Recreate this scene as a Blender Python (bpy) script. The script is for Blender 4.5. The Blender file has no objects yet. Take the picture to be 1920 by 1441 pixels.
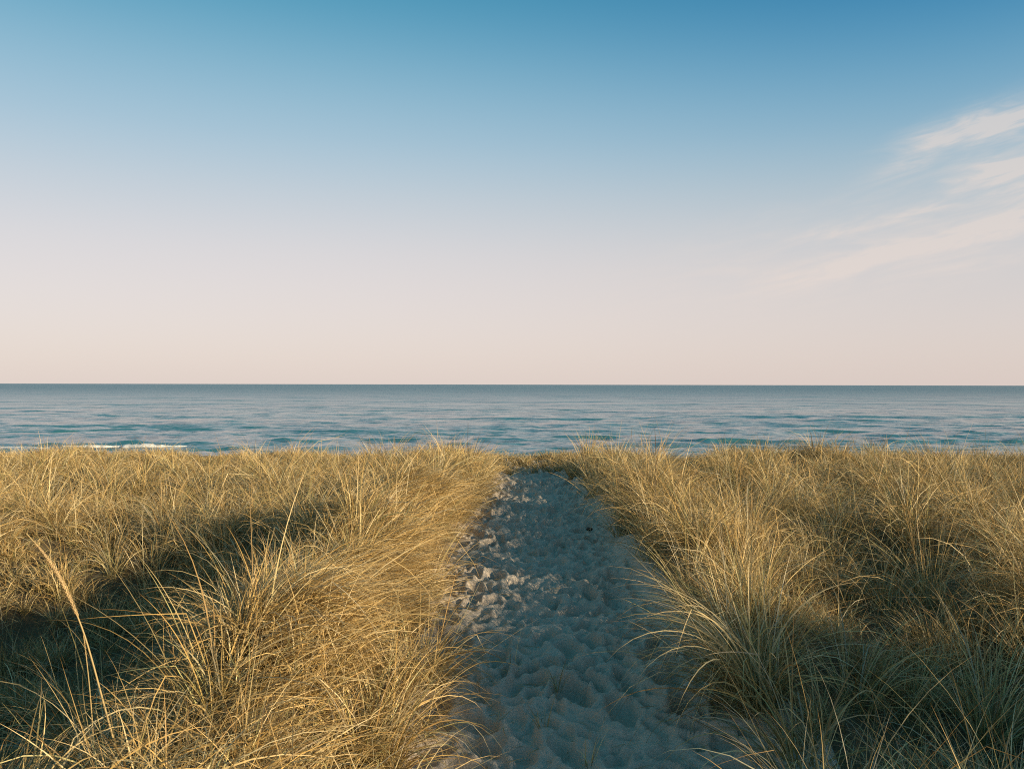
import bpy, math
import numpy as np

R = math.radians
S = bpy.context.scene
COL = S.collection
rng = np.random.default_rng(11)

# ------------------------------------------------------------------ camera
CAM_H = 1.70                      # eye height above the trodden path
FPX = 1507.0                      # focal length in pixels of the 1920 wide photograph
cam_d = bpy.data.cameras.new('camera')
cam_d.sensor_width = 36.0
cam_d.lens = 36.0 * FPX / 1920.0
cam_d.clip_start = 0.05
cam_d.clip_end = 60000
cam = bpy.data.objects.new('camera', cam_d)
COL.objects.link(cam)
cam.location = (0, 0, CAM_H)
cam.rotation_euler = (R(90.0), R(-0.12), 0)
S.camera = cam

# ------------------------------------------------------------------ light
SUN_EL, SUN_AZ = 12.5, 122.0      # azimuth clockwise from the view direction (+Y)
sd = bpy.data.lights.new('sun', 'SUN')
sd.energy = 5.0
sd.angle = R(0.6)
sd.color = (1.0, 0.82, 0.55)
so = bpy.data.objects.new('sun', sd)
COL.objects.link(so)
so.rotation_euler = (R(90 - SUN_EL), 0, R(180 - SUN_AZ))
so.location = (30, -20, 20)

W = bpy.data.worlds.new('World')
S.world = W
W.use_nodes = True
nt = W.node_tree
N, Lk = nt.nodes, nt.links
bg = N['Background']
bg.inputs[1].default_value = 0.10


def nd(tree, typ, **kw):
    n = tree.nodes.new(typ)
    for k, v in kw.items():
        setattr(n, k, v)
    return n


def mathn(tree, op, a, b=None, c=None, clamp=False):
    n = tree.nodes.new('ShaderNodeMath')
    n.operation = op
    n.use_clamp = clamp
    for i, v in enumerate((a, b, c)):
        if v is None:
            continue
        if isinstance(v, (int, float)):
            n.inputs[i].default_value = v
        else:
            tree.links.new(v, n.inputs[i])
    return n.outputs[0]


def ramp(tree, fac, stops, interp='LINEAR'):
    n = tree.nodes.new('ShaderNodeValToRGB')
    n.color_ramp.interpolation = interp
    el = n.color_ramp.elements
    while len(el) > len(stops):
        el.remove(el[-1])
    while len(el) < len(stops):
        el.new(0.5)
    for e, (p, c) in zip(el, stops):
        e.position = p
        e.color = (*c, 1) if len(c) == 3 else c
    tree.links.new(fac, n.inputs[0])
    return n.outputs[0]


def mixc(tree, fac, a, b, mode='MIX'):
    n = tree.nodes.new('ShaderNodeMix')
    n.data_type = 'RGBA'
    n.blend_type = mode
    n.clamp_factor = True
    for sock, v in ((n.inputs[0], fac), (n.inputs[6], a), (n.inputs[7], b)):
        if isinstance(v, (int, float)):
            sock.default_value = v
        elif isinstance(v, tuple):
            sock.default_value = (*v, 1)
        else:
            tree.links.new(v, sock)
    return n.outputs[2]


sky = nd(nt, 'ShaderNodeTexSky', sky_type='NISHITA', sun_disc=False)
sky.sun_elevation = R(SUN_EL)
sky.sun_rotation = R(SUN_AZ)
sky.air_density = 1.0
sky.dust_density = 1.2
sky.ozone_density = 3.0
tc = nd(nt, 'ShaderNodeTexCoord')
sep = nd(nt, 'ShaderNodeSeparateXYZ')
Lk.new(tc.outputs['Generated'], sep.inputs[0])
X, Y, Z = sep.outputs
el = mathn(nt, 'MULTIPLY', mathn(nt, 'ARCSINE', Z), 57.29578)
az = mathn(nt, 'MULTIPLY', mathn(nt, 'ARCTAN2', X, Y), 57.29578)
# evening haze: rosy white near the horizon thinning to blue overhead
e01 = mathn(nt, 'DIVIDE', el, 90.0, clamp=True)
haze = ramp(nt, e01, [
    (0.0, (.665, .568, .520)), (0.045, (.690, .598, .560)), (0.10, (.628, .582, .572)), (0.145, (.470, .525, .560)),
    (0.185, (.335, .475, .560)), (0.235, (.185, .385, .500)), (0.285, (.052, .270, .410)), (0.36, (.045, .225, .33)),
    (0.50, (.042, .185, .240)), (1.0, (.036, .150, .182))], 'B_SPLINE')
# the sky opposite the sun is lighter, the sky a right angle from it deeper
asx, asy = -math.sin(R(SUN_AZ)), -math.cos(R(SUN_AZ))
dotn = mathn(nt, 'ADD', mathn(nt, 'MULTIPLY', X, asx), mathn(nt, 'MULTIPLY', Y, asy))
lift = nd(nt, 'ShaderNodeMapRange', interpolation_type='SMOOTHSTEP')
Lk.new(dotn, lift.inputs[0])
lift.inputs[1].default_value = -0.05
lift.inputs[2].default_value = 0.75
lift.inputs[3].default_value = 0.0
lift.inputs[4].default_value = 1.0
away = ramp(nt, e01, [(0, (.84, .825, .83)), (.10, (.76, .79, .80)), (.19, (.58, .72, .78)), (.30, (.10, .44, .68)), (.6, (.45, .62, .72))], 'B_SPLINE')
hz_r = mixc(nt, 1.0, haze, away, 'MULTIPLY')
hz_l = mixc(nt, 1.0, haze, (.88, .875, .875), 'MULTIPLY')
hz = mixc(nt, lift.outputs[0], hz_r, hz_l)
hz10 = mixc(nt, 1.0, hz, (10, 10, 10), 'MULTIPLY')
base_sky = mixc(nt, 0.86, sky.outputs[0], hz10)
# thin cirrus streaks rising to the right
al = R(11.0)
p_ = mathn(nt, 'ADD', mathn(nt, 'MULTIPLY', az, math.cos(al)), mathn(nt, 'MULTIPLY', el, math.sin(al)))
q_ = mathn(nt, 'SUBTRACT', mathn(nt, 'MULTIPLY', el, math.cos(al)), mathn(nt, 'MULTIPLY', az, math.sin(al)))


def noise2(sx, sy, off, detail=5, rough=.55, dist=0.0):
    cx = nd(nt, 'ShaderNodeCombineXYZ')
    Lk.new(mathn(nt, 'MULTIPLY', p_, sx), cx.inputs[0])
    Lk.new(mathn(nt, 'MULTIPLY', q_, sy), cx.inputs[1])
    cx.inputs[2].default_value = off
    n = nd(nt, 'ShaderNodeTexNoise')
    Lk.new(cx.outputs[0], n.inputs['Vector'])
    n.inputs['Scale'].default_value = 1.0
    n.inputs['Detail'].default_value = detail
    n.inputs['Roughness'].default_value = rough
    n.inputs['Distortion'].default_value = dist
    return n.outputs[0]


warp = mathn(nt, 'MULTIPLY', mathn(nt, 'SUBTRACT', noise2(.14, .28, 3.1, 5), .5), 2.0)
qw = mathn(nt, 'ADD', q_, warp)
wisp = noise2(.13, .55, 7.7, 6, .55, .6)


def smooth(v, a, b, o0=0.0, o1=1.0):
    n = nd(nt, 'ShaderNodeMapRange', interpolation_type='SMOOTHSTEP')
    Lk.new(v, n.inputs[0])
    for i, t in enumerate((a, b, o0, o1)):
        n.inputs[i + 1].default_value = t
    return n.outputs[0]


def band(qc, sig, p0, p1, amp, qq):
    d = mathn(nt, 'DIVIDE', mathn(nt, 'SUBTRACT', qq, qc), sig)
    g = mathn(nt, 'POWER', 2.71828, mathn(nt, 'MULTIPLY', mathn(nt, 'MULTIPLY', d, d), -1.0))
    return mathn(nt, 'MULTIPLY', mathn(nt, 'MULTIPLY', g, smooth(p_, p0, p1)), amp)


# (perpendicular offset, thickness, start, full, strength), all in degrees on the sky dome
bands = [(3.5, .62, 13, 26, .90, qw), (9.2, 1.05, 24, 33, 1.05, qw), (6.5, .75, 28.5, 34, 1.2, qw), (5.5, .50, 18, 25, .62, qw),
         (1.7, .6, 15, 30, .30, qw), (4.0, 3.2, -4, 27, .40, q_), (8.0, .8, 26, 38, .40, qw), (12.5, 2.0, 36, 44, .8, qw)]
acc = None
for b in bands:
    v = band(*b)
    acc = v if acc is None else mathn(nt, 'ADD', acc, v)
fib = noise2(.20, 1.3, 2.3, 6, .58, 1.4)
wf = mathn(nt, 'MULTIPLY', smooth(wisp, .26, .74, .18, 1.2), smooth(fib, .26, .74, .42, 1.30))
cl = mathn(nt, 'MULTIPLY', mathn(nt, 'MULTIPLY', acc, wf), .92)
cl = mathn(nt, 'MULTIPLY', cl, smooth(az, 95, 60), clamp=True)
cl = mathn(nt, 'MINIMUM', cl, .66)
final = mixc(nt, cl, base_sky, (5.6, 4.9, 4.5))
Lk.new(final, bg.inputs[0])

S.view_settings.view_transform = 'Standard'
S.view_settings.look = 'None'
S.view_settings.gamma = 1.0
S.view_settings.exposure = 0.50
S.view_settings.use_curve_mapping = False
S.cycles.max_bounces = 5
S.cycles.diffuse_bounces = 3
S.cycles.transmission_bounces = 3
S.cycles.use_denoising = False
S.cycles.filter_width = 1.1


# ------------------------------------------------------------------ helpers
def lat(ix, iy, seed):
    h = (ix.astype(np.int64) * 374761393 + iy.astype(np.int64) * 668265263 + seed * 974711) & 0x7fffffff
    h = ((h ^ (h >> 13)) * 1274126177) & 0x7fffffff
    return ((h ^ (h >> 16)) & 0xffff) / 65535.0


def vnoise(x, y, seed=0):
    x = np.asarray(x, float); y = np.asarray(y, float)
    ix, iy = np.floor(x), np.floor(y)
    fx, fy = x - ix, y - iy
    fx = fx * fx * (3 - 2 * fx); fy = fy * fy * (3 - 2 * fy)
    a, b = lat(ix, iy, seed), lat(ix + 1, iy, seed)
    c, d = lat(ix, iy + 1, seed), lat(ix + 1, iy + 1, seed)
    return (a * (1 - fx) + b * fx) * (1 - fy) + (c * (1 - fx) + d * fx) * fy


def fbm(x, y, seed=0, oct=4):
    s, a, t = 0.0, 1.0, 0.0
    for o in range(oct):
        s = s + a * vnoise(x * 2 ** o + 17.3 * o, y * 2 ** o - 9.1 * o, seed + o)
        t += a
        a *= .5
    return s / t


def ss(a, b, v):
    t = np.clip((np.asarray(v, float) - a) / (b - a), 0, 1)
    return t * t * (3 - 2 * t)


def gauss(x, c, s):
    return np.exp(-((x - c) / s) ** 2)


def path_x(y):
    return .36 + .10 * np.sin(np.asarray(y, float) * .55 + .6) - 1.0 * ss(14.5, 20, y)


def path_hw(y):
    return .70 + .10 * ss(4, 8, y) - .12 * ss(10, 15, y) + .07 * (vnoise(np.asarray(y) * 1.1, 0 * np.asarray(y), 5) - .5)


def ground(x, y, carve=True):
    x = np.asarray(x, float); y = np.asarray(y, float)
    c = path_x(y); hw = path_hw(y)
    t = np.where(x < c, (c - x) * (1 - .24 * ss(10.5, 6.5, y)), x - c)
    z = .12 + .20 * (fbm(x * .45, y * .45, 3, 3) - .5)
    z = z + .46 * (fbm(x * 1.0, y * 1.0, 9, 2) - .5) * (1 - .6 * ss(9, 13, y))           # hummocks under the tussocks
    z = z + .40 * (.55 + .9 * (fbm(x * 0 + 3.3, y * .75, 29, 2))) * .88 * gauss(x, c - 1.50 - .15 * ss(10.5, 6.5, y), .50) * ss(.5, 2.5, y) * (1 - .8 * ss(9.5, 14, y))   # ridge left of the path
    z = z + .20 * gauss(x, c + 1.35, .5) * ss(2.5, 4.5, y) * (1 - ss(11.5, 14.5, y))
    z = z - .62 * gauss(x, -3.3, 1.55) * gauss(y, 5.2, 2.6)                              # hollow in the left field
    z = z - .20 * gauss(x, 2.7, 1.2) * gauss(y, 3.9, 1.5)
    z = z + .02 * ss(9, 13.5, y)                                                         # fore-dune crest
    a_ = .83 * x - .56 * y; s_ = .56 * x + .83 * y
    z = z + 1.15 * gauss(a_, 3.3, 1.15) * gauss(s_, 4.2, 1.25)                           # hummock outside the view, to the right
    z = z + .8 * ss(-6, -30, y)
    k = ss(hw * .72, hw * 1.55, t)
    pathz = .02 * (fbm(x * .9, y * .9, 21, 2) - .5)
    z = z * k + pathz * (1 - k)
    z = z + .16 * gauss(y, 16.2, .8) * (1 - k)                                           # low berm closing the path
    fall = ss(15.6, 34, y) * 2.35 + ss(34, 56, y) * .75 + ss(56, 110, y) * 3.0
    return z - fall


def at(u, v, lift=0.0, dmax=40):
    """ground point seen at photograph pixel (u, v)"""
    d = np.linspace(1.5, dmax, 4000)
    x = (u - 960) / FPX * d
    zr = CAM_H - (v - 721) / FPX * d
    g = ground(x, d) + lift
    i = int(np.argmax(zr <= g)) if np.any(zr <= g) else len(d) - 1
    return np.array([x[i], d[i], float(ground(x[i], d[i]))])


def tag(o, label=None, cat=None, group=None, kind=None):
    if label: o['label'] = label
    if cat: o['category'] = cat
    if group: o['group'] = group
    if kind: o['kind'] = kind
    return o


def mesh_np(name, verts, faces_list, mat, col=None, parent=None, smooth=True):
    """faces_list: list of integer arrays (n,k); one mesh object"""
    me = bpy.data.meshes.new(name)
    verts = np.asarray(verts, np.float32)
    me.vertices.add(len(verts))
    me.vertices.foreach_set('co', verts.ravel())
    idx = np.concatenate([f.ravel() for f in faces_list]).astype(np.int32)
    tot = np.concatenate([np.full(len(f), f.shape[1], np.int32) for f in faces_list])
    start = np.concatenate([[0], np.cumsum(tot)[:-1]]).astype(np.int32)
    me.loops.add(len(idx))
    me.loops.foreach_set('vertex_index', idx)
    me.polygons.add(len(tot))
    me.polygons.foreach_set('loop_start', start)
    me.polygons.foreach_set('loop_total', tot)
    if smooth:
        me.polygons.foreach_set('use_smooth', np.ones(len(tot), bool))
    me.update(calc_edges=True)
    if col is not None:
        at_ = me.attributes.new('tint', 'FLOAT_COLOR', 'POINT')
        c4 = np.ones((len(verts), 4), np.float32)
        c4[:, :3] = col
        at_.data.foreach_set('color', c4.ravel())
    me.materials.append(mat)
    o = bpy.data.objects.new(name, me)
    COL.objects.link(o)
    if parent is not None:
        o.parent = parent
    return o


def grid_faces(ny, nx):
    i = np.arange(ny - 1)[:, None] * nx + np.arange(nx - 1)[None, :]
    i = i.ravel()
    return np.stack([i, i + 1, i + nx + 1, i + nx], 1)


# ------------------------------------------------------------------ materials
def new_mat(name):
    m = bpy.data.materials.new(name)
    m.use_nodes = True
    t = m.node_tree
    return m, t, t.nodes['Principled BSDF'], t.nodes['Material Output']


def noise_n(t, vec, scale, detail=4, rough=.55):
    n = t.nodes.new('ShaderNodeTexNoise')
    n.inputs['Scale'].default_value = scale
    n.inputs['Detail'].default_value = detail
    n.inputs['Roughness'].default_value = rough
    t.links.new(vec, n.inputs['Vector'])
    return n.outputs[0]


def obj_vec(t):
    return t.nodes.new('ShaderNodeTexCoord').outputs['Object']


def bump(t, h, strength, dist, nrm=None):
    b = t.nodes.new('ShaderNodeBump')
    b.inputs['Strength'].default_value = strength
    b.inputs['Distance'].default_value = dist
    t.links.new(h, b.inputs['Height'])
    if nrm is not None:
        t.links.new(nrm, b.inputs['Normal'])
    return b.outputs[0]


def sand_mat(name, a, b, c, litter=False):
    m, t, p, o = new_mat(name)
    v = obj_vec(t)
    n1 = noise_n(t, v, 2.3, 5)
    n2 = noise_n(t, v, 60, 4, .7)
    n3 = noise_n(t, v, 420, 2)
    base = ramp(t, n1, [(.3, a), (.7, b)])
    base = mixc(t, mathn(t, 'MULTIPLY', n2, .5), base, c)
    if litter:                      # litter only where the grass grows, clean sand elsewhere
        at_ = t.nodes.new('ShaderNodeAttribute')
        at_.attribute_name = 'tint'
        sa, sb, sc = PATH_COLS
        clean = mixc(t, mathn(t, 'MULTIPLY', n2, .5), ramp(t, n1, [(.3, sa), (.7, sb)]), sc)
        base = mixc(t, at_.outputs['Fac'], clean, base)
    grain = ramp(t, n3, [(.32, (.72, .72, .72)), (.68, (1.2, 1.2, 1.2))])
    base = mixc(t, 1.0, base, grain, 'MULTIPLY')
    t.links.new(base, p.inputs['Base Color'])
    p.inputs['Roughness'].default_value = .95
    p.inputs['Specular IOR Level'].default_value = .15
    nb = bump(t, n2, .55, .012)
    nb = bump(t, n3, .5, .003, nb)
    t.links.new(nb, p.inputs['Normal'])
    return m


PATH_COLS = ((.57, .465, .365), (.69, .58, .465), (.46, .37, .28))
M_PATH = sand_mat('trodden_sand', *PATH_COLS)
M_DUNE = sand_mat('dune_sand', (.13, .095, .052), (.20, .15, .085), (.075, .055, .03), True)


def grass_mat(name, trans=.14):
    m, t, p, o = new_mat(name)
    a = t.nodes.new('ShaderNodeAttribute')
    a.attribute_name = 'tint'
    t.links.new(a.outputs['Color'], p.inputs['Base Color'])
    p.inputs['Roughness'].default_value = .50
    p.inputs['Specular IOR Level'].default_value = .35
    tr = t.nodes.new('ShaderNodeBsdfTranslucent')
    t.links.new(a.outputs['Color'], tr.inputs['Color'])
    mx = t.nodes.new('ShaderNodeMixShader')
    mx.inputs[0].default_value = trans
    t.links.new(p.outputs[0], mx.inputs[1])
    t.links.new(tr.outputs[0], mx.inputs[2])
    t.links.new(mx.outputs[0], o.inputs['Surface'])
    return m


M_GRASS = grass_mat('dry_beach_grass')


# ------------------------------------------------------------------ ground
def spaced(lo, hi, n, k, c=0.0):
    """n coordinates from lo to hi, finest around c"""
    a, b = np.arcsinh((lo - c) / k), np.arcsinh((hi - c) / k)
    return c + k * np.sinh(np.linspace(a, b, n))


gx = spaced(-400, 400, 250, 2.2, .3)
gy = np.concatenate([-spaced(1.0, 200, 40, 4, 0)[::-1], np.linspace(-.9, 18, 170), 18 + spaced(.12, 120, 60, 6, 0)])
GX, GY = np.meshgrid(gx, gy)
GZ = ground(GX, GY)
tt = np.abs(GX - path_x(GY)) / 1.12
GZ = GZ - .09 * (1 - ss(.72, .98, tt)) * ss(.9, 1.5, GY) * (1 - ss(17.2, 18.0, GY))
GZ = GZ + .02 * (fbm(GX * 6, GY * 6, 31, 3) - .5)
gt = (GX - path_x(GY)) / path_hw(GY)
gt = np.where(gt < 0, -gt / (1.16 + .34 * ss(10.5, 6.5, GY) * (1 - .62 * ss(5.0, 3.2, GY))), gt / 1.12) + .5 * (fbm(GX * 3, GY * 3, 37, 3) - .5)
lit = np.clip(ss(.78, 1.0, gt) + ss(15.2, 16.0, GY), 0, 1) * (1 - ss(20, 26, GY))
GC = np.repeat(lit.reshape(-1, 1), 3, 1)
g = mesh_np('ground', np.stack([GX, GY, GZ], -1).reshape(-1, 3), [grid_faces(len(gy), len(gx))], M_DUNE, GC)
tag(g, 'dune sand sloping down to the shore under the grass', 'sand', kind='structure')

# trodden path: fine sheet pressed by many overlapping footprints
px = np.linspace(-1.14, 1.14, 160)
py = np.concatenate([np.arange(1.2, 2.6, .04), np.arange(2.6, 6, .0135), np.arange(6, 10, .022), np.arange(10, 17.9, .045)])
PX, PY = np.meshgrid(px, py)
H = .030 * (fbm(PX * 3.2, PY * 3.2, 40, 3) - .5)
r2 = np.random.default_rng(4)
for _ in range(4300):
    fx, fy = r2.normal(-.06, .42), r2.uniform(1.1, 17.6)
    a = r2.normal(0, .45) + (math.pi if r2.random() < .5 else 0)
    sz = np.clip(r2.lognormal(-.14, .40), .42, 1.8)
    ln, wd = r2.uniform(.095, .15) * sz, r2.uniform(.046, .070) * sz
    dep = r2.uniform(.018, .052) * sz
    j0, j1 = np.searchsorted(py, [fy - .34, fy + .34])
    i0, i1 = np.searchsorted(px, [fx - .34, fx + .34])
    if j1 - j0 < 2 or i1 - i0 < 2:
        continue
    dx, dy = PX[j0:j1, i0:i1] - fx, PY[j0:j1, i0:i1] - fy
    ca, sa = math.cos(a), math.sin(a)
    lx, ly = dx * ca + dy * sa, -dx * sa + dy * ca
    wob = 1 + .22 * (vnoise(lx * 14 + fx * 31, ly * 14 + fy * 17, 8) - .5) * 2
    r = np.sqrt((lx / wd) ** 2 + (ly / ln) ** 2) * wob
    ins = 1 - ss(.72, 1.08, r)
    h = H[j0:j1, i0:i1]
    bowl = -dep * (1 - .35 * np.clip(r, 0, 1) ** 2) * (1 + .45 * ly / ln)
    rim = np.exp(-((r - 1.25) / .26) ** 2)
    rh = r2.uniform(.008, .036) * min(sz, 1.1)
    h = h * (1 - .78 * ins) + bowl * ins
    H[j0:j1, i0:i1] = h + np.maximum(rh - h, 0) * rim * .8
for _ in range(1):
    H[1:-1, 1:-1] = .5 * H[1:-1, 1:-1] + .125 * (H[:-2, 1:-1] + H[2:, 1:-1] + H[1:-1, :-2] + H[1:-1, 2:])
H = H + .016 * (fbm(PX * 14, PY * 14, 44, 4) - .5)
H = H + .006 * (vnoise(PX * 40, PY * 40, 45) ** 3 - .2)
tp = np.abs(PX) + .16 * (fbm(PX * 2.5, PY * 2.5, 47, 3) - .5)
edge = (1 - ss(.62, .98, np.where(PX > 0, tp * 1.12, tp * .92))) * (.55 + .65 * ss(.30, .62, fbm(PX * 1.3, PY * 1.3, 48, 3)))
CX = path_x(PY) + PX
PZ = ground(CX, PY) + H * (edge * .95 + .05) * 2.05 + .006
PZ = PZ - .07 * ss(.90, 1.06, tp) - .06 * ss(17.0, 17.9, PY)
p = mesh_np('path', np.stack([CX, PY, PZ], -1).reshape(-1, 3), [grid_faces(len(py), len(px))], M_PATH)
tag(p, 'trodden sand path pitted with footprints leading to the sea', 'path', kind='structure')

# ------------------------------------------------------------------ sea
SEA = -2.62
hs = CAM_H - SEA
th = np.concatenate([np.linspace(.100, .0016, 430), np.array([.0012, .0008, .0005, .0003, .00015])])
us = np.linspace(-1.25, 1.25, 430)
D = hs / th
U, DD = np.meshgrid(us, D)
SX, SY = U * DD, DD
row = np.gradient(D)[:, None] * np.ones_like(SX)
colw = (us[1] - us[0]) * DD
Zs = np.zeros_like(SX)
r3 = np.random.default_rng(8)
for k in range(46):
    lam = 1.3 * (1.105 ** k)
    if lam > 26: break
    for _ in range(2):
        ang = r3.normal(0, .42) if lam > 6 else r3.normal(0, .75)
        kx, ky = math.sin(ang) * 2 * math.pi / lam, -math.cos(ang) * 2 * math.pi / lam
        amp = .0036 * lam ** .80 * (1.15 if lam < 5 else .8 if lam < 9 else .35)
        sp = np.abs(row) * abs(math.cos(ang)) + colw * abs(math.sin(ang))
        w = np.clip((lam / sp - 2.2) / 2.0, 0, 1)
        ph = kx * SX + ky * SY + r3.uniform(0, 6.28) + 2.6 * (vnoise(SX / (lam * 5), SY / (lam * 4), 60 + k) - .5)
        env = .35 + 1.3 * vnoise(SX / (lam * 4) + 5 * k, SY / (lam * 3), 90 + k)
        Zs += amp * env * w * (np.sin(ph) + .25 * np.sin(2 * ph + .6))
# low surf waves just off the beach (photograph pixel of the crest: u, v, length in px, height m)
surf = [(250, 834, 330, .34), (40, 833, 160, .20), (540, 827, 130, .30), (740, 827, 120, .30), (1090, 820, 150, .32),
        (960, 826, 200, .20), (430, 822, 200, .14), (1420, 827, 260, .28), (1800, 828, 330, .34), (1640, 815, 160, .16),
        (1450, 781, 160, .30), (1565, 787, 90, .22), (860, 812, 160, .10), (1180, 797, 200, .12), (90, 812, 170, .16),
        (330, 801, 190, .10), (1250, 834, 200, .18), (620, 811, 150, .12)]
for (u, v, ln, hh) in surf:
    d = hs / ((v - 721) / FPX)
    xc = (u - 960) / FPX * d
    hl = .5 * ln / FPX * d
    yy = SY - d - .5 * np.sin(SX * .13 + u) - .25 * np.sin(SX * .6 + v)
    prof = np.where(yy < 0, np.exp(-(yy / .55) ** 2), np.exp(-(yy / 1.6) ** 2)) - .35 * np.exp(-((yy + 1.5) / .9) ** 2)
    latf = 1 - ss(.55, 1.15, np.abs(SX - xc) / hl)
    Zs += hh * .58 * prof * latf * (.75 + .5 * vnoise(SX * .8, SY * .1, 33))
Zs *= 1 - ss(2500, 6000, DD)

m, t, pr, out = new_mat('sea_water')
v = obj_vec(t)
mp = t.nodes.new('ShaderNodeMapping')
mp.inputs['Scale'].default_value = (.45, 1.0, 1.0)
t.links.new(v, mp.inputs[0])
w1 = noise_n(t, mp.outputs[0], 1.5, 4, .6)
w2 = noise_n(t, mp.outputs[0], .34, 4, .6)
w3 = noise_n(t, mp.outputs[0], .045, 3, .6)
nb = bump(t, w1, .4, .10)
nb = bump(t, w2, 1.0, .60, nb)
nb = bump(t, w3, .95, 4.6, nb)
t.links.new(nb, pr.inputs['Normal'])
sx = t.nodes.new('ShaderNodeSeparateXYZ')
t.links.new(v, sx.inputs[0])
mr = t.nodes.new('ShaderNodeMapRange')
mr.interpolation_type = 'SMOOTHSTEP'
t.links.new(mathn(t, 'LOGARITHM', mathn(t, 'MAXIMUM', sx.outputs[1], 10.0), 10.0), mr.inputs[0])
for i_, q_v in enumerate((1.8, 3.0, .10, .34)):
    mr.inputs[i_ + 1].default_value = q_v
t.links.new(mr.outputs[0], pr.inputs['Roughness'])          # ripples too far off to resolve
body = ramp(t, noise_n(t, v, .012, 3), [(.35, (.040, .150, .182)), (.65, (.048, .168, .195))])
t.links.new(body, pr.inputs['Base Color'])
pr.inputs['IOR'].default_value = 1.333
M_SEA = m
sea = mesh_np('sea', np.stack([SX, SY, Zs + SEA], -1).reshape(-1, 3), [grid_faces(len(D), len(us))], M_SEA)
tag(sea, 'calm blue green sea with low waves out to the horizon', 'sea', kind='structure')

# foam of the breaking wave
m, t, pr, out = new_mat('sea_foam')
pr.inputs['Base Color'].default_value = (.66, .67, .66, 1)
pr.inputs['Roughness'].default_value = .8
nz = noise_n(t, obj_vec(t), 5, 5, .7)
t.links.new(bump(t, nz, .8, .1), pr.inputs['Normal'])
M_FOAM = m


def foam(u0, u1, v, wdt, hgt, label, seed):
    d = hs / ((v - 721) / FPX)
    x0, x1 = (u0 - 960) / FPX * d, (u1 - 960) / FPX * d
    nx, ny = 150, 14
    fx = np.linspace(x0, x1, nx)[None, :] * np.ones((ny, 1))
    tv = np.linspace(-1, 1, ny)[:, None] * np.ones((1, nx))
    e = np.sin(np.linspace(0, math.pi, nx))[None, :] ** .6
    ragged = e * np.clip(2.6 * fbm(fx * .55, fx * 0, seed, 4) - .75, .02, 1.1)
    fy = d - .9 - .3 * np.sin(fx * .13) + tv * wdt * ragged
    fz = SEA + .02 + hgt * ragged * np.clip(1 - tv ** 2, 0, 1) * (.25 + 1.4 * fbm(fx * 2.6, fy * 2.6, seed + 3, 4)) - .10 * np.abs(tv) ** 4
    o = mesh_np('sea_foam', np.stack([fx, fy, fz], -1).reshape(-1, 3), [grid_faces(ny, nx)], M_FOAM)
    return tag(o, label, 'foam', 'foam of small breaking waves', 'stuff')


foam(135, 360, 836, .7, .17, 'white foam of the wave breaking beyond the left grass', 70)
foam(0, 130, 839, .5, .10, 'faint foam line at the left end of the breaking wave', 72)
foam(1385, 1480, 842, .8, .14, 'thin foam line at the shore beyond the right grass', 75)


# ------------------------------------------------------------------ grass blades
PAL = np.array([[.52, .355, .140], [.60, .43, .19], [.46, .295, .10], [.66, .51, .27], [.36, .22, .08], [.40, .33, .13], [.52, .38, .165], [.44, .37, .24], [.30, .27, .12]])


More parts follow.
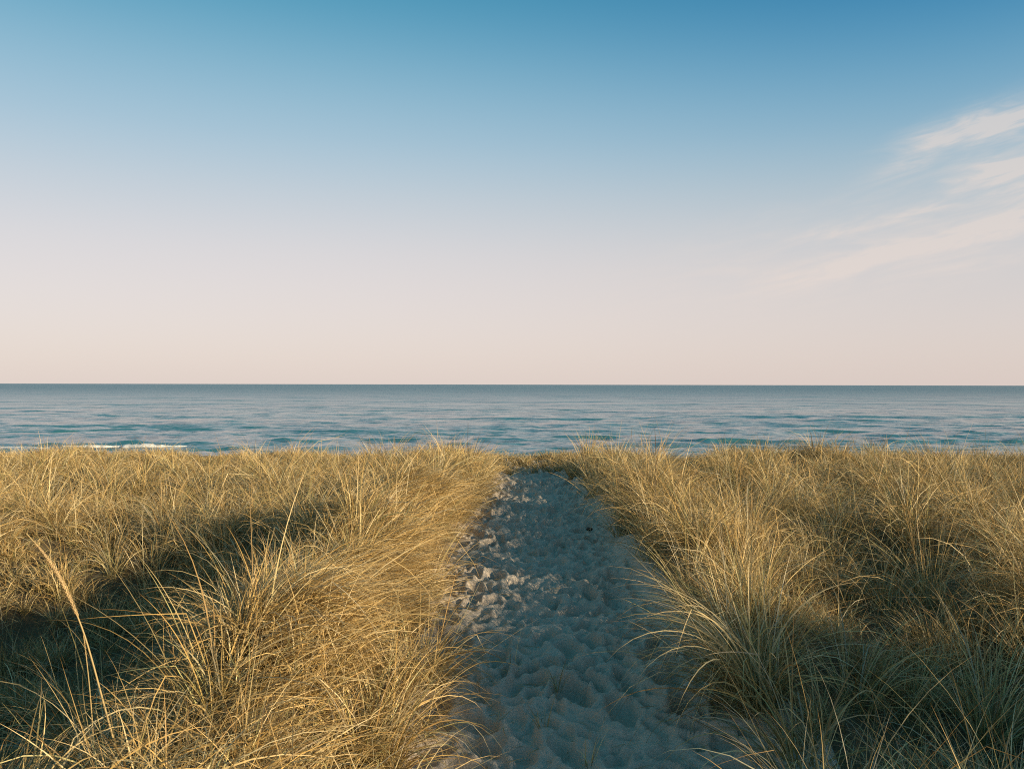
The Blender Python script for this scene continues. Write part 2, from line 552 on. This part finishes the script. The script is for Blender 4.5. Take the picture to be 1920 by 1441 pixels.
def blade_strips(root, phi, L, th0, th1, w, col, seg, pw=1.5, curl=None):
    n = len(root)
    s = np.linspace(0, 1, seg + 1)
    mid = (s[1:] + s[:-1]) / 2
    tilt = th0[:, None] + (th1 - th0)[:, None] * mid[None, :] ** pw
    kink = np.where(rng.random(n) < .13, rng.uniform(.5, 1.5, n), 0)          # snapped, folded leaves
    tilt = np.minimum(tilt + kink[:, None] * (mid[None, :] > rng.uniform(.3, .8, n)[:, None]), 2.7)
    az_ = phi[:, None] + (0 if curl is None else curl[:, None] * mid[None, :])
    ds = (L / seg)[:, None]
    dx = np.sin(tilt) * np.cos(az_) * ds
    dy = np.sin(tilt) * np.sin(az_) * ds
    dz = np.cos(tilt) * ds
    P = np.zeros((n, seg + 1, 3))
    P[:, 0] = root
    P[:, 1:, 0] = root[:, None, 0] + np.cumsum(dx, 1)
    P[:, 1:, 1] = root[:, None, 1] + np.cumsum(dy, 1)
    P[:, 1:, 2] = root[:, None, 2] + np.cumsum(dz, 1)
    # side vector with a random roll
    roll = rng.normal(0, .7, n)
    sx, sy = -np.sin(phi), np.cos(phi)
    T = np.stack([dx, dy, dz], -1)
    T /= np.linalg.norm(T, axis=-1, keepdims=True) + 1e-9
    A = np.stack([sx, sy, np.zeros(n)], -1)[:, None, :] * np.ones((1, seg, 1))
    B = np.cross(T, A)
    side = A * np.cos(roll)[:, None, None] + B * np.sin(roll)[:, None, None]
    prof = np.clip(1 - s[:-1] ** 2.2, .0, 1) * .5 * np.where(s[:-1] < .02, .75, 1)
    off = side * (w[:, None] * prof[None, :])[:, :, None]
    V = np.zeros((n, 2 * seg + 1, 3))
    V[:, 0:2 * seg:2] = P[:, :-1] - off
    V[:, 1:2 * seg:2] = P[:, :-1] + off
    V[:, 2 * seg] = P[:, -1]
    C = np.zeros((n, 2 * seg + 1, 3))
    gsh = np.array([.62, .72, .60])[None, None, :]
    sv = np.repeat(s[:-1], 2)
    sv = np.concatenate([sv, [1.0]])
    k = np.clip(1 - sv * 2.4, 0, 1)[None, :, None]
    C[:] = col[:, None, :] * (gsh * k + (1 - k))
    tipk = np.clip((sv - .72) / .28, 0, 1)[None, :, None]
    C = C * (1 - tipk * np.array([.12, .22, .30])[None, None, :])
    base = np.arange(n)[:, None, None] * (2 * seg + 1)
    q = np.stack([[2 * i, 2 * i + 1, 2 * i + 3, 2 * i + 2] for i in range(seg - 1)])[None]
    quads = (base + q).reshape(-1, 4)
    tri = np.arange(n)[:, None] * (2 * seg + 1) + np.array([[2 * seg - 2, 2 * seg - 1, 2 * seg]])
    return V.reshape(-1, 3), [quads, tri], C.reshape(-1, 3)


def merge(parts):
    vs, fs, cs, o = [], [], [], 0
    for V, F, C in parts:
        vs.append(V); cs.append(C)
        fs += [f + o for f in F]
        o += len(V)
    return np.concatenate(vs), fs, np.concatenate(cs)


def on_path(x, y, grow=1.0):
    t = (x - path_x(y)) / path_hw(y)
    return (t > -(1.16 + .34 * ss(10.5, 6.5, y) * (1 - .62 * ss(5.0, 3.2, y))) * grow) & (t < (.98 - .10 * ss(5.0, 3.6, y) + .28 * vnoise(np.asarray(y) * 1.5, 0 * np.asarray(y), 71)) * grow) & (y < 15.3)


def tuft_blades(cx, cy, nb, seg, hscale, spread, lean_a, lean_k, wid, hue, stiff=1.0, thatch=.26, droop=1.0):
    """arrays over tufts -> blades of all of them"""
    nb = np.asarray(nb, int)
    n = int(nb.sum())
    i = np.repeat(np.arange(len(cx)), nb)
    ra = rng.uniform(0, 2 * math.pi, n)
    rr = np.sqrt(rng.random(n)) * spread[i]
    x = cx[i] + rr * np.cos(ra)
    y = cy[i] + rr * np.sin(ra)
    z = ground(x, y) - .012
    # blades fan outwards from the tuft, then follow the lean of the tuft
    ox = np.cos(ra) * (.35 + rr / spread[i]) + rng.normal(0, .55, n) + np.cos(lean_a[i]) * lean_k[i]
    oy = np.sin(ra) * (.35 + rr / spread[i]) + rng.normal(0, .55, n) + np.sin(lean_a[i]) * lean_k[i]
    phi = np.arctan2(oy, ox)
    mag = np.hypot(ox, oy)
    L = hscale[i] * np.clip(rng.normal(.70, .22, n), .20, 1.12)
    th0 = np.clip((.08 + .34 * mag * rng.random(n)) / stiff + np.abs(rng.normal(0, .12, n)), .02, 1.0)
    th1 = th0 + np.clip(rng.gamma(2.0, .62, n) * droop / stiff, .08, 2.3) * (.60 + .6 * L)
    flat = rng.random(n) < thatch
    th0[flat] = rng.uniform(.75, 1.35, flat.sum())
    th1[flat] = rng.uniform(1.35, 1.75, flat.sum())
    L[flat] *= .75
    z[flat] += rng.random(flat.sum()) * .10
    w = wid[i] * rng.uniform(.65, 1.25, n)
    pi = np.clip(rng.normal(hue[i] * (len(PAL) - 1), 1.7, n), 0, len(PAL) - 1).astype(int)
    pi2 = rng.integers(0, len(PAL), n)
    col = np.array([1.06, 1.08, 1.12]) * PAL[np.where(rng.random(n) < .62, pi, pi2)] * np.clip(rng.lognormal(-.06, .30, (n, 1)), .4, 1.45)
    col[flat] *= np.array([.82, .80, .82])
    return blade_strips(np.stack([x, y, z], -1), phi, L, th0, th1, w, col, seg, 1.35, rng.normal(0, .35, n))


TAKEN = []          # ground claimed by the single tussocks: (x, y, r)


# ---- single tussocks and stalks one can point at
def tussock(u, v, label, nb=120, h=.85, spread=.10, lean=math.pi, k=.4, wid=.0052, hue=.4, stiff=1.0, seg=7, thatch=.10,
            droop=1.0, pos=None, claim=.8):
    P = at(u, v) if pos is None else np.array([pos[0], pos[1], float(ground(pos[0], pos[1]))])
    one = lambda q: np.array([q], float)
    V, F, C = tuft_blades(one(P[0]), one(P[1]), [nb], seg, one(h), one(spread), one(lean), one(k), one(wid), one(hue), stiff, thatch, droop)
    o = mesh_np('grass_tussock', V - P, F, M_GRASS, C)
    o.location = P
    tag(o, label, 'grass tussock', 'grass tussocks standing out along the path and field')
    TAKEN.append((P[0], P[1], spread * claim))
    return o


PI = math.pi
# lean: 0 = to the right, pi/2 = away from the camera, pi = to the left
TUSS = [
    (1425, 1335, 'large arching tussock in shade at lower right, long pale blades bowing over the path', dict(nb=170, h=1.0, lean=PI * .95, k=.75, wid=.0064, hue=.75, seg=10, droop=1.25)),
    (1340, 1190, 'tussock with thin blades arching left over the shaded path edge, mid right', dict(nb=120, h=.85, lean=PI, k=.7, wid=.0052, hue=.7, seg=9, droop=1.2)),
    (1238, 1030, 'sunlit upright straw tussock on the bare right path bank', dict(nb=150, h=.82, lean=PI * .6, k=.25, wid=.0058, hue=.35, stiff=1.3)),
    (1175, 975, 'sunlit tussock leaning over the path just behind the bank tussock, right side', dict(nb=140, h=.8, lean=PI * .8, k=.4, wid=.0058, hue=.35)),
    (1118, 930, 'golden tussock on the right path edge halfway to the sea', dict(nb=150, h=.85, lean=PI * .75, k=.35, wid=.0058, hue=.3)),
    (1078, 895, 'golden tussock overhanging the far end of the path on the right', dict(nb=150, h=.75, lean=PI * .9, k=.4, wid=.0085, hue=.3)),
    (1104, 868, 'brown bushy tussock standing above the grass line against the sea, right of the path', dict(nb=180, h=.80, lean=PI * .5, k=.1, wid=.0085, hue=.62, stiff=1.5)),
    (880, 890, 'golden tussock at the far left corner of the path against the water', dict(nb=170, h=.80, lean=0, k=.35, wid=.0085, hue=.25, stiff=1.2)),
    (820, 930, 'tall golden tussock on the left ridge where the path narrows', dict(nb=170, h=.9, lean=0, k=.3, wid=.008, hue=.25)),
    (835, 1010, 'sunlit tussock combed to the right over the left path edge, middle distance', dict(nb=190, h=.66, lean=-.2, k=.6, wid=.0058, hue=.25, droop=1.2)),
    (800, 1110, 'bright tussock spilling down the left path edge beside sunlit sand', dict(nb=220, h=.66, lean=-.25, k=.6, wid=.0058, hue=.3, droop=1.2)),
    (750, 1010, 'upright bright tussock on top of the left ridge', dict(nb=170, h=.9, lean=PI * .3, k=.2, wid=.0058, hue=.25, stiff=1.2)),
    (790, 1280, 'wide sunlit tussock drooping onto the shaded sand, lower left of path', dict(nb=240, h=.66, lean=-.35, k=.6, wid=.0058, hue=.35, seg=9, droop=1.3)),
    (700, 1436, 'pale matted tussock combed right at the bottom edge, left of path', dict(nb=260, h=.66, lean=-.4, k=.6, wid=.0058, hue=.45, seg=9, droop=1.3, thatch=.25)),
    (705, 1255, 'bushy sunlit tussock on the near flank of the left ridge, above the drooping ones', dict(nb=240, h=.60, spread=.20, lean=-.2, k=.5, wid=.0050, hue=.25, seg=8, droop=1.2, thatch=.3)),
    (735, 1350, 'dense straw tussock on the near left bank between two drooping tussocks', dict(nb=260, h=.58, spread=.20, lean=-.3, k=.5, wid=.0050, hue=.3, seg=8, droop=1.3, thatch=.3)),
    (400, 1330, 'fan of long blades arching left over the dark hollow', dict(nb=70, h=.95, lean=PI * .9, k=.9, wid=.0050, hue=.5, seg=10, droop=1.3)),
    (480, 1180, 'tussock with thin arching blades at the hollow edge, upper of the two', dict(nb=70, h=.85, lean=PI * .85, k=.8, wid=.0050, hue=.45, seg=9, droop=1.3)),
    (170, 1436, 'tussock bowing left in the bottom left corner', dict(nb=170, h=.9, lean=PI, k=.8, wid=.0058, hue=.5, seg=9, droop=1.2)),
    (310, 975, 'sunlit tussock with a broad top in the far left field, bright among dark gaps', dict(nb=150, h=.7, lean=PI * .5, k=.1, wid=.0058, hue=.3)),
    (40, 985, 'leaning straw tussock at the left frame edge, far field', dict(nb=130, h=.8, lean=PI * .9, k=.6, wid=.0058, hue=.3)),
    (640, 960, 'dark stemmed tussock with few long arching blades behind the left ridge', dict(nb=110, h=1.0, lean=PI * .8, k=.4, wid=.0058, hue=.55)),
    (1560, 1000, 'golden tussock in the middle of the right field', dict(nb=150, h=.8, lean=PI * .7, k=.2, wid=.0058, hue=.35)),
    (1360, 1000, 'pale upright tussock in the right field near the bank', dict(nb=150, h=.8, lean=PI * .5, k=.2, wid=.0058, hue=.35)),
    (1355, 865, 'rusty tuft breaking the grass line against the sea, right field', dict(nb=120, h=.72, lean=PI * .5, k=.1, wid=.009, hue=.6, stiff=1.4)),
    (1525, 865, 'golden tuft breaking the grass line, middle of the right field', dict(nb=120, h=.75, lean=PI * .5, k=.1, wid=.009, hue=.4, stiff=1.4)),
    (1640, 862, 'russet tuft on the grass line towards the right frame edge', dict(nb=110, h=.72, lean=PI * .5, k=.1, wid=.009, hue=.6, stiff=1.4)),
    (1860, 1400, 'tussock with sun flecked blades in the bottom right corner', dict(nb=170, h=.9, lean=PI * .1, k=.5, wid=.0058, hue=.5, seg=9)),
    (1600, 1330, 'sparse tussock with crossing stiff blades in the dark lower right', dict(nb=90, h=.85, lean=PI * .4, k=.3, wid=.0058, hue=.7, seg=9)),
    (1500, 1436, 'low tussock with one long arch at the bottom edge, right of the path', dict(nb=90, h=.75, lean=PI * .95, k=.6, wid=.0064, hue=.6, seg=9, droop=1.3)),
]
for (u, v, lab, kw) in TUSS:
    tussock(u, v, lab, **kw)
# long broad blades of the arching tussock
o = COL.objects['grass_tussock'] if 'grass_tussock' in COL.objects else None
n = 40
ph = np.concatenate([rng.normal(PI * 1.02, .42, 28), rng.uniform(0, 2 * PI, 12)])
Vb, Fb, Cb = blade_strips(np.stack([rng.normal(0, .03, n), rng.normal(0, .03, n), np.full(n, -.01)], -1), ph, rng.uniform(.72, 1.12, n),
                          rng.uniform(.08, .45, n), rng.uniform(1.5, 2.35, n), rng.uniform(.006, .0105, n),
                          np.array([.64, .49, .25]) * rng.uniform(.8, 1.15, (n, 1)), 12, 1.25, rng.normal(0, .25, n))
mesh_np('long_blades', Vb, Fb, M_GRASS, Cb, o)


# stalks ------------------------------------------------------------
def tube(pts, rad, sides=6, cap=True):
    pts = np.asarray(pts, float); rad = np.asarray(rad, float)
    n = len(pts)
    T = np.gradient(pts, axis=0)
    T /= np.linalg.norm(T, axis=1, keepdims=True)
    A = np.cross(T, np.array([0.31, -.95, .05])); A /= np.linalg.norm(A, axis=1, keepdims=True)
    B = np.cross(T, A)
    an = np.linspace(0, 2 * math.pi, sides, endpoint=False)
    V = pts[:, None, :] + rad[:, None, None] * (np.cos(an)[None, :, None] * A[:, None, :] + np.sin(an)[None, :, None] * B[:, None, :])
    i = np.arange(n - 1)[:, None] * sides
    j = np.arange(sides)[None, :]
    q = np.stack([i + j, i + (j + 1) % sides, i + sides + (j + 1) % sides, i + sides + j], -1).reshape(-1, 4)
    return V.reshape(-1, 3), q


def bez(a, b, c, d, n):
    t = np.linspace(0, 1, n)[:, None]
    return (1 - t) ** 3 * a + 3 * (1 - t) ** 2 * t * b + 3 * (1 - t) * t ** 2 * c + t ** 3 * d


def stalk(pts, r0, head_len, head_r, label, cs=(.50, .36, .16), ch=(.52, .36, .17), nspk=170, leaf=True):
    """stem along pts, flower spike of overlapping spikelets on its upper end"""
    pts = np.asarray(pts, float)
    base = pts[0].copy()
    e = bpy.data.objects.new('seed_stalk', None)
    e.empty_display_size = .1
    COL.objects.link(e)
    e.location = base
    tag(e, label, 'grass stalk', 'seed stalks rising above the grass')
    loc = pts - base
    seg = np.concatenate([[0], np.cumsum(np.linalg.norm(np.diff(loc, axis=0), axis=1))])
    tot = seg[-1]
    V, q = tube(loc, r0 * (1 - .55 * seg / tot))
    mesh_np('stem', V, [q], M_GRASS, np.array(cs) * np.ones((len(V), 3)), e)
    # spikelets: small flattened diamonds pressed along the axis
    vs, fs, cc = [], [], []
    rr = np.random.default_rng(int(abs(base[0] * 1000) + base[1] * 77))
    for k in range(nspk):
        f = (k + rr.random()) / nspk
        sp = tot - head_len * (1 - f)
        P = np.array([np.interp(sp, seg, loc[:, a]) for a in range(3)])
        P2 = np.array([np.interp(min(sp + .02, tot), seg, loc[:, a]) for a in range(3)])
        P1 = np.array([np.interp(sp - .02, seg, loc[:, a]) for a in range(3)])
        T = P2 - P1; T /= np.linalg.norm(T)
        an = k * 2.39996
        A = np.cross(T, [.3, -.95, .1]); A /= np.linalg.norm(A); B = np.cross(T, A)
        Rr = math.cos(an) * A + math.sin(an) * B
        env = head_r * (math.sin(min(1, .12 + f * 1.0) * math.pi) ** .45) * (1 - .25 * f)
        ln = rr.uniform(.8, 1.25) * max(.010, head_len * .055)
        a0 = P + Rr * env * .25
        tip = P + Rr * env * rr.uniform(.85, 1.2) + T * ln
        sidev = np.cross(T, Rr) * env * .34
        md = P + Rr * env * .80 + T * ln * .40
        o = len(vs)
        vs += [a0, md + sidev, md - sidev, md + Rr * env * .3, tip]
        fs += [(o, o + 1, o + 3), (o, o + 3, o + 2), (o + 1, o + 4, o + 3), (o + 3, o + 4, o + 2)]
        cc += [np.array(ch) * rr.uniform(.75, 1.2)] * 5
    mesh_np('seed_head', np.array(vs), [np.array(fs)], M_GRASS, np.array(cc), e, smooth=False)
    if leaf:
        i = len(loc) // 3
        V, F, C = blade_strips(loc[i:i + 1], np.array([rr.uniform(0, 6.28)]), np.array([.34]), np.array([.3]), np.array([1.4]),
                               np.array([.006]), np.array([[.46, .33, .14]]), 8)
        mesh_np('leaf', V, F, M_GRASS, C, e)
    return e


def ray(u, v, d):
    return np.array([(u - 960) / FPX * d, d, CAM_H - (v - 721) / FPX * d])


# tall seed head in the left foreground
d0 = 2.9
bx = ray(216, 1395, d0)
b0 = np.array([bx[0] + .05, d0, float(ground(bx[0] + .05, d0)) - .02])
pp = np.array([b0, bx, ray(190, 1300, d0), ray(165, 1205, d0), ray(148, 1160, d0), ray(122, 1100, d0), ray(90, 1045, d0), ray(50, 1002, d0)])
tq = np.linspace(0, 1, 8); tf = np.linspace(0, 1, 26)
pf = np.stack([np.interp(tf, tq, pp[:, a]) for a in range(3)], -1)
for _ in range(6):
    pf[1:-1] = .25 * pf[:-2] + .5 * pf[1:-1] + .25 * pf[2:]
stalk(pf, .0042, .36, .0085, 'tall bent seed head on a pale stem in the left foreground', nspk=240)
b1 = ray(180, 1370, 3.0); b1[2] = float(ground(b1[0], b1[1])) - .02
stalk(bez(b1, ray(178, 1340, 3.0), ray(165, 1250, 3.0), ray(156, 1180, 3.0), 14), .0032, .12, .004,
      'thin straight stalk beside the tall bent seed head', nspk=40, leaf=False)

# thin dark stalks breaking the horizon line of the grass
SK = [(1228, 803, 980, 'dark upright stalk tallest above the right grass line, against the sea', .007, (.16, .10, .06)),
      (1183, 798, 870, 'thin pale stalk against the sea left of the dark upright stalk', .005, (.30, .22, .13)),
      (875, 792, 870, 'thin dark stalk against the sea above the left ridge', .005, (.14, .10, .07)),
      (1421, 822, 880, 'short thin stalk above the grass line, right field', .005, (.34, .24, .12)),
      (738, 818, 880, 'slim stalk poking above the left grass line, furthest right of its trio', .005, (.38, .27, .13)),
      (714, 821, 880, 'slim stalk poking above the left grass line, middle of its trio', .005, (.40, .28, .13)),
      (691, 820, 880, 'slim stalk poking above the left grass line, furthest left of its trio', .005, (.40, .28, .13)),
      (811, 812, 880, 'slim straw stalk above the left ridge against the sea', .005, (.42, .30, .14)),
      (575, 822, 880, 'fine straw stalk alone above the left field', .005, (.42, .30, .14)),
      (1735, 823, 880, 'fine straw stalk above the grass near the right frame edge', .005, (.38, .27, .13))]
for (u, v, vb, lab, hr, c) in SK:
    P = at(u, vb)
    if P[1] > 13.5:
        P[1] = 13.5; P[0] = (u - 960) / FPX * 13.5; P[2] = float(ground(P[0], P[1]))
    P[2] -= .02
    tip = ray(u + rng.uniform(-3, 3), v, P[1])
    mid = P * .5 + tip * .5
    stalk(bez(P, P * .7 + tip * .3, mid + np.array([rng.normal(0, .015), 0, .1]), tip, 14), .0045, .24, hr, lab, c, c, nspk=60, leaf=False)
# two leaning straw stalks in the left ridge
for (u0, v0, u1, v1, lab) in [(742, 905, 718, 848, 'leaning straw stalk in front of the far left grass'),
                              (720, 925, 697, 880, 'second leaning straw stalk, lower and nearer on the left ridge'),
                              (1830, 1090, 1915, 965, 'long straight stalk leaning right at the right frame edge')]:
    P = at(u0, v0 + 70); tip = ray(u1, v1, P[1] - .1); P[2] -= .02
    stalk(bez(P, P * .7 + tip * .3, P * .35 + tip * .65 + np.array([0, 0, .03]), tip, 14), .005, .16, .006, lab, nspk=50, leaf=False)


# ---- the grass field
def field_tufts(y0, y1, dens, extra):
    area_x = .70 * y1 + extra
    n = int(dens * (y1 - y0) * 2 * area_x)
    x = rng.uniform(-area_x, area_x, n)
    y = rng.uniform(y0, y1, n)
    k = np.abs(x) < .70 * np.maximum(y, .5) + extra
    k &= ~on_path(x, y)
    # bare gaps between the tussocks
    gap = fbm(x * 1.9, y * 1.9, 50, 3)
    k &= (gap > .22 + rng.uniform(-.06, .06, n))
    for (a, b, r) in TAKEN:
        k &= (x - a) ** 2 + (y - b) ** 2 > r * r
    return x[k], y[k]


def field(y0, y1, dens, nb, seg, wid, extra):
    x, y = field_tufts(y0, y1, dens, extra)
    n = len(x)
    c = path_x(y)
    side = np.where(x > c, 1.0, -1.0)
    t = np.abs(x - c) / path_hw(y)
    near = np.exp(-((t - 1.0) / 1.1) ** 2)
    # lean: over the path at its edges, otherwise mostly to the left with the wind
    wa = PI * (.75 + 1.3 * (fbm(x * .7, y * .7, 77, 2) - .5) * 2)
    lean = np.where((side < 0) & (near > .25), rng.normal(-.15, .5, n), wa + rng.normal(0, .5, n))
    k = rng.uniform(.05, .5, n) + .35 * near * (side < 0) + .15 * near
    hs_ = .46 + .84 * fbm(x * .9, y * .9, 15, 3) + rng.normal(0, .10, n)
    hs_ = hs_ * (1 - np.clip(.30 + .95 * fbm(x * .8 + 9, y * .8, 23, 2), 0, .85) * gauss(x, -3.0, 1.7) * gauss(y, 5.1, 2.6)) * (1 - .36 * ss(7.0, 4, y) * (x < c)) * (1 - .25 * gauss(x, 2.6, 1.3) * gauss(y, 4.0, 1.4))
    hs_ = hs_ * (.36 + .70 * ss(.38, .58, fbm(x * 1.9, y * 1.9, 50, 3)))
    hs_ = hs_ * (1 - .28 * ss(11.0, 14.0, y)) * (.82 + .36 * fbm(x * .7 + 40, y * .7, 19, 2))
    low = (np.abs(x - .55) < 1.0) & (y > 14.6)
    hs_ = np.where(low, hs_ * .42, hs_)
    hs_ = np.where(y > 15.8, hs_ * .6, hs_)
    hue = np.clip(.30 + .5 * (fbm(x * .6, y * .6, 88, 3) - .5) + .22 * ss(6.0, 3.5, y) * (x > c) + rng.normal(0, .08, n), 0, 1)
    cnt = np.maximum(6, (nb * rng.uniform(.5, 1.4, n)).astype(int))
    sp = rng.uniform(.04, .11, n)
    parts = []
    for sgn in (-1, 1):
        s_ = side == sgn
        V, F, C = tuft_blades(x[s_], y[s_], cnt[s_], seg, hs_[s_], sp[s_], lean[s_], k[s_], wid * np.ones(s_.sum()), hue[s_], droop=1.35 if y0 > 6 else 1.0)
        parts.append((V, F, C))
    return parts


zones = [field(.9, 3.2, 14, 95, 8, .0043, 1.0), field(3.2, 6.2, 15, 110, 6, .0045, .8), field(6.2, 10.5, 16, 82, 5, .0056, .8),
         field(10.5, 17.5, 17, 58, 3, .0076, .8)]

# swathes combed over the left path edge and lying down on the ridge
n = 22000
y = np.minimum(rng.gamma(2.2, 2.1, n) + 1.8, 14.0)
x = path_x(y) - path_hw(y) * (1.10 + .32 * ss(10.5, 6.5, y) * (1 - .62 * ss(5.0, 3.2, y))) - np.abs(rng.normal(0, .50, n))
kk = fbm(x * 1.7, y * 1.7, 61, 3) > .43
x, y = x[kk], y[kk]
n = len(x)
ang = -.30 + 1.5 * (fbm(x * 1.3, y * 1.3, 62, 2) - .5) + rng.normal(0, .85, n)
cc = PAL[rng.integers(0, 4, n)] * np.clip(rng.lognormal(0, .25, (n, 1)), .5, 1.4)
comb = blade_strips(np.stack([x, y, ground(x, y) - .01], -1), ang, rng.uniform(.22, .62, n) * np.where(rng.random(n) < .06, 1.5, 1), rng.uniform(.15, .75, n),
                    rng.uniform(1.35, 2.25, n), rng.uniform(.003, .0055, n) * (1 + .05 * y), cc, 6, .75, rng.normal(0, .4, n))
zones.append([comb])
# short dead leaves and stubble under the tussocks
n = 62000
fy_ = 2.2 + 14.0 * rng.random(n) ** .75
fx_ = rng.uniform(-1, 1, n) * (.70 * fy_ + .8)
kk = ~on_path(fx_, fy_, 1.0)
fx_, fy_ = fx_[kk], fy_[kk]
n = len(fx_)
stubs = []
for left in (True, False):
    q = (fx_ < path_x(fy_)) == left
    ax, ay, n = fx_[q], fy_[q], int(q.sum())
    stubs.append(blade_strips(np.stack([ax, ay, ground(ax, ay) - .005], -1), rng.uniform(0, 2 * PI, n), rng.uniform(.10, .34, n),
                              rng.uniform(.2, 1.35, n), rng.uniform(.9, 1.75, n), rng.uniform(.003, .006, n) * (1 + .05 * ay),
                              PAL[rng.integers(0, 9, n)] * np.clip(rng.lognormal(-.25, .3, (n, 1)), .35, 1.2), 3))
zones.append(stubs)
# low grass on the berm that closes the path
n = 170
bx_, by_ = rng.uniform(-1.0, 1.7, n), rng.uniform(15.0, 17.2, n)
bt = tuft_blades(bx_, by_, np.full(n, 45), 3, np.full(n, .30), np.full(n, .09), np.full(n, PI * .6), np.full(n, .2), np.full(n, .008), np.full(n, .3))
zones.append([bt])
V, F, C = merge([z[0] for z in zones])
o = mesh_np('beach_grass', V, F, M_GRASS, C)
tag(o, 'dense dry golden beach grass covering the dune left of the path', 'grass', kind='stuff')
V, F, C = merge([z[1] for z in zones if len(z) > 1])
o = mesh_np('beach_grass', V, F, M_GRASS, C)
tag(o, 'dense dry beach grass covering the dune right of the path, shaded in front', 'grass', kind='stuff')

# grass on the hummock behind the camera on the right, which shades the right foreground
n = 360
ha, hs2 = rng.normal(3.3, .9, n), rng.normal(4.2, 1.0, n)
hx, hy = .83 * ha + .56 * hs2, .83 * hs2 - .56 * ha
kk = np.abs(hx) > .70 * np.maximum(hy, .5) + .9
hx, hy = hx[kk], hy[kk]
n = len(hx)
V, F, C = tuft_blades(hx, hy, np.full(n, 45), 3, np.full(n, .85), np.full(n, .14), np.full(n, PI), np.full(n, .3), np.full(n, .010), np.full(n, .4))
o = mesh_np('beach_grass', V, F, M_GRASS, C)
tag(o, 'dry beach grass on the hummock beyond the right foreground', 'grass', kind='stuff')


# ---- small things lying on the path
def straw(u, v, ang, L, label):
    P = at(u, v)
    P[2] += .016
    V, F, C = blade_strips(np.zeros((1, 3)), np.array([ang]), np.array([L]), np.array([1.25]), np.array([1.68]), np.array([.005]),
                           np.array([[.50, .37, .18]]), 8)
    o = mesh_np('fallen_straw', V, F, M_GRASS, C)
    o.location = P
    tag(o, label, 'straw', 'straws fallen on the path')


straw(905, 1062, 1.0, .32, 'single straw lying on sand near the sunlit patch, left of path')
straw(1010, 1290, .5, .22, 'short straw on the path in the lower middle')
straw(1040, 1402, .9, .26, 'straw lying on the shaded sand near the bottom edge')
straw(1230, 1360, -.4, .28, 'straw on smooth sand near the lower right path edge')


# broken straw blown onto the sand
n = 2600
ly = np.minimum(rng.gamma(2.4, 1.7, n) + 2.2, 14.5)
lt = np.where(rng.random(n) < .62, -1.25 + np.abs(rng.normal(0, .42, n)), np.where(rng.random(n) < .6, 1.15 - np.abs(rng.normal(0, .30, n)), rng.uniform(-1, 1, n)))
lx = path_x(ly) + lt * path_hw(ly)
iy = np.clip(np.searchsorted(py, ly), 0, len(py) - 1)
ix = np.clip(np.searchsorted(px, lx - path_x(ly)), 0, len(px) - 1)
lz = np.where(np.abs(lx - path_x(ly)) < .95, PZ[iy, ix], ground(lx, ly)) + .010
V, F, C = blade_strips(np.stack([lx, ly, lz], -1), rng.uniform(0, 2 * PI, n), rng.uniform(.03, .17, n), rng.uniform(1.35, 1.6, n),
                       rng.uniform(1.5, 1.75, n), rng.uniform(.002, .0042, n), PAL[rng.integers(0, 4, n)] * rng.uniform(.6, 1.0, (n, 1)), 3)
o = mesh_np('straw_litter', V, F, M_GRASS, C)
tag(o, 'broken bits of dry straw strewn over the sand of the path', 'straw', kind='stuff')


def sprig(u, v, nb, h, label):
    P = at(u, v)
    one = lambda q: np.array([q], float)
    V, F, C = tuft_blades(one(P[0]), one(P[1]), [nb], 5, one(h), one(.025), one(0), one(.1), one(.0045), one(.55), 1.3, 0)
    o = mesh_np('grass_sprig', V - P, F, M_GRASS, C)
    o.location = P
    tag(o, label, 'grass sprig', 'small sprigs growing on the path')


sprig(1046, 1295, 14, .26, 'small dry sprig growing in the middle of the path')
sprig(1024, 1375, 12, .24, 'small dry sprig on the path near the bottom edge')
sprig(962, 1260, 5, .30, 'two or three upright blades growing on the sand beside the left tussock')
sprig(1105, 1437, 12, .22, 'short thin sprig at the very bottom of the path')

# dark pebble on the sand
P = at(1106, 995)
th_ = np.linspace(0, math.pi, 9); ph_ = np.linspace(0, 2 * math.pi, 14, endpoint=False)
TH, PH = np.meshgrid(th_, ph_, indexing='ij')
rad = .030 * (1 + .35 * (vnoise(PH * 1.3, TH * 2, 3) - .5))
V = np.stack([rad * np.sin(TH) * np.cos(PH) * 1.3, rad * np.sin(TH) * np.sin(PH), rad * np.cos(TH) * .7], -1).reshape(-1, 3)
i = np.arange(8)[:, None] * 14; j = np.arange(14)[None, :]
Fq = np.stack([i + j, i + 14 + j, i + 14 + (j + 1) % 14, i + (j + 1) % 14], -1).reshape(-1, 4)
m, t, pr, out = new_mat('dark_stone')
t.links.new(ramp(t, noise_n(t, obj_vec(t), 40, 4), [(.3, (.02, .018, .015)), (.7, (.06, .05, .04))]), pr.inputs['Base Color'])
pr.inputs['Roughness'].default_value = .8
o = mesh_np('pebble', V, [Fq], m)
o.location = (P[0], P[1], P[2] + .02)
tag(o, 'small dark pebble on the sand at the right side of the path', 'pebble')
print('TRIS', sum(sum(len(q.vertices) - 2 for q in ob.data.polygons) if len(ob.data.polygons) < 20000 else len(ob.data.loops) - 2 * len(ob.data.polygons) for ob in S.objects if ob.type == 'MESH'))
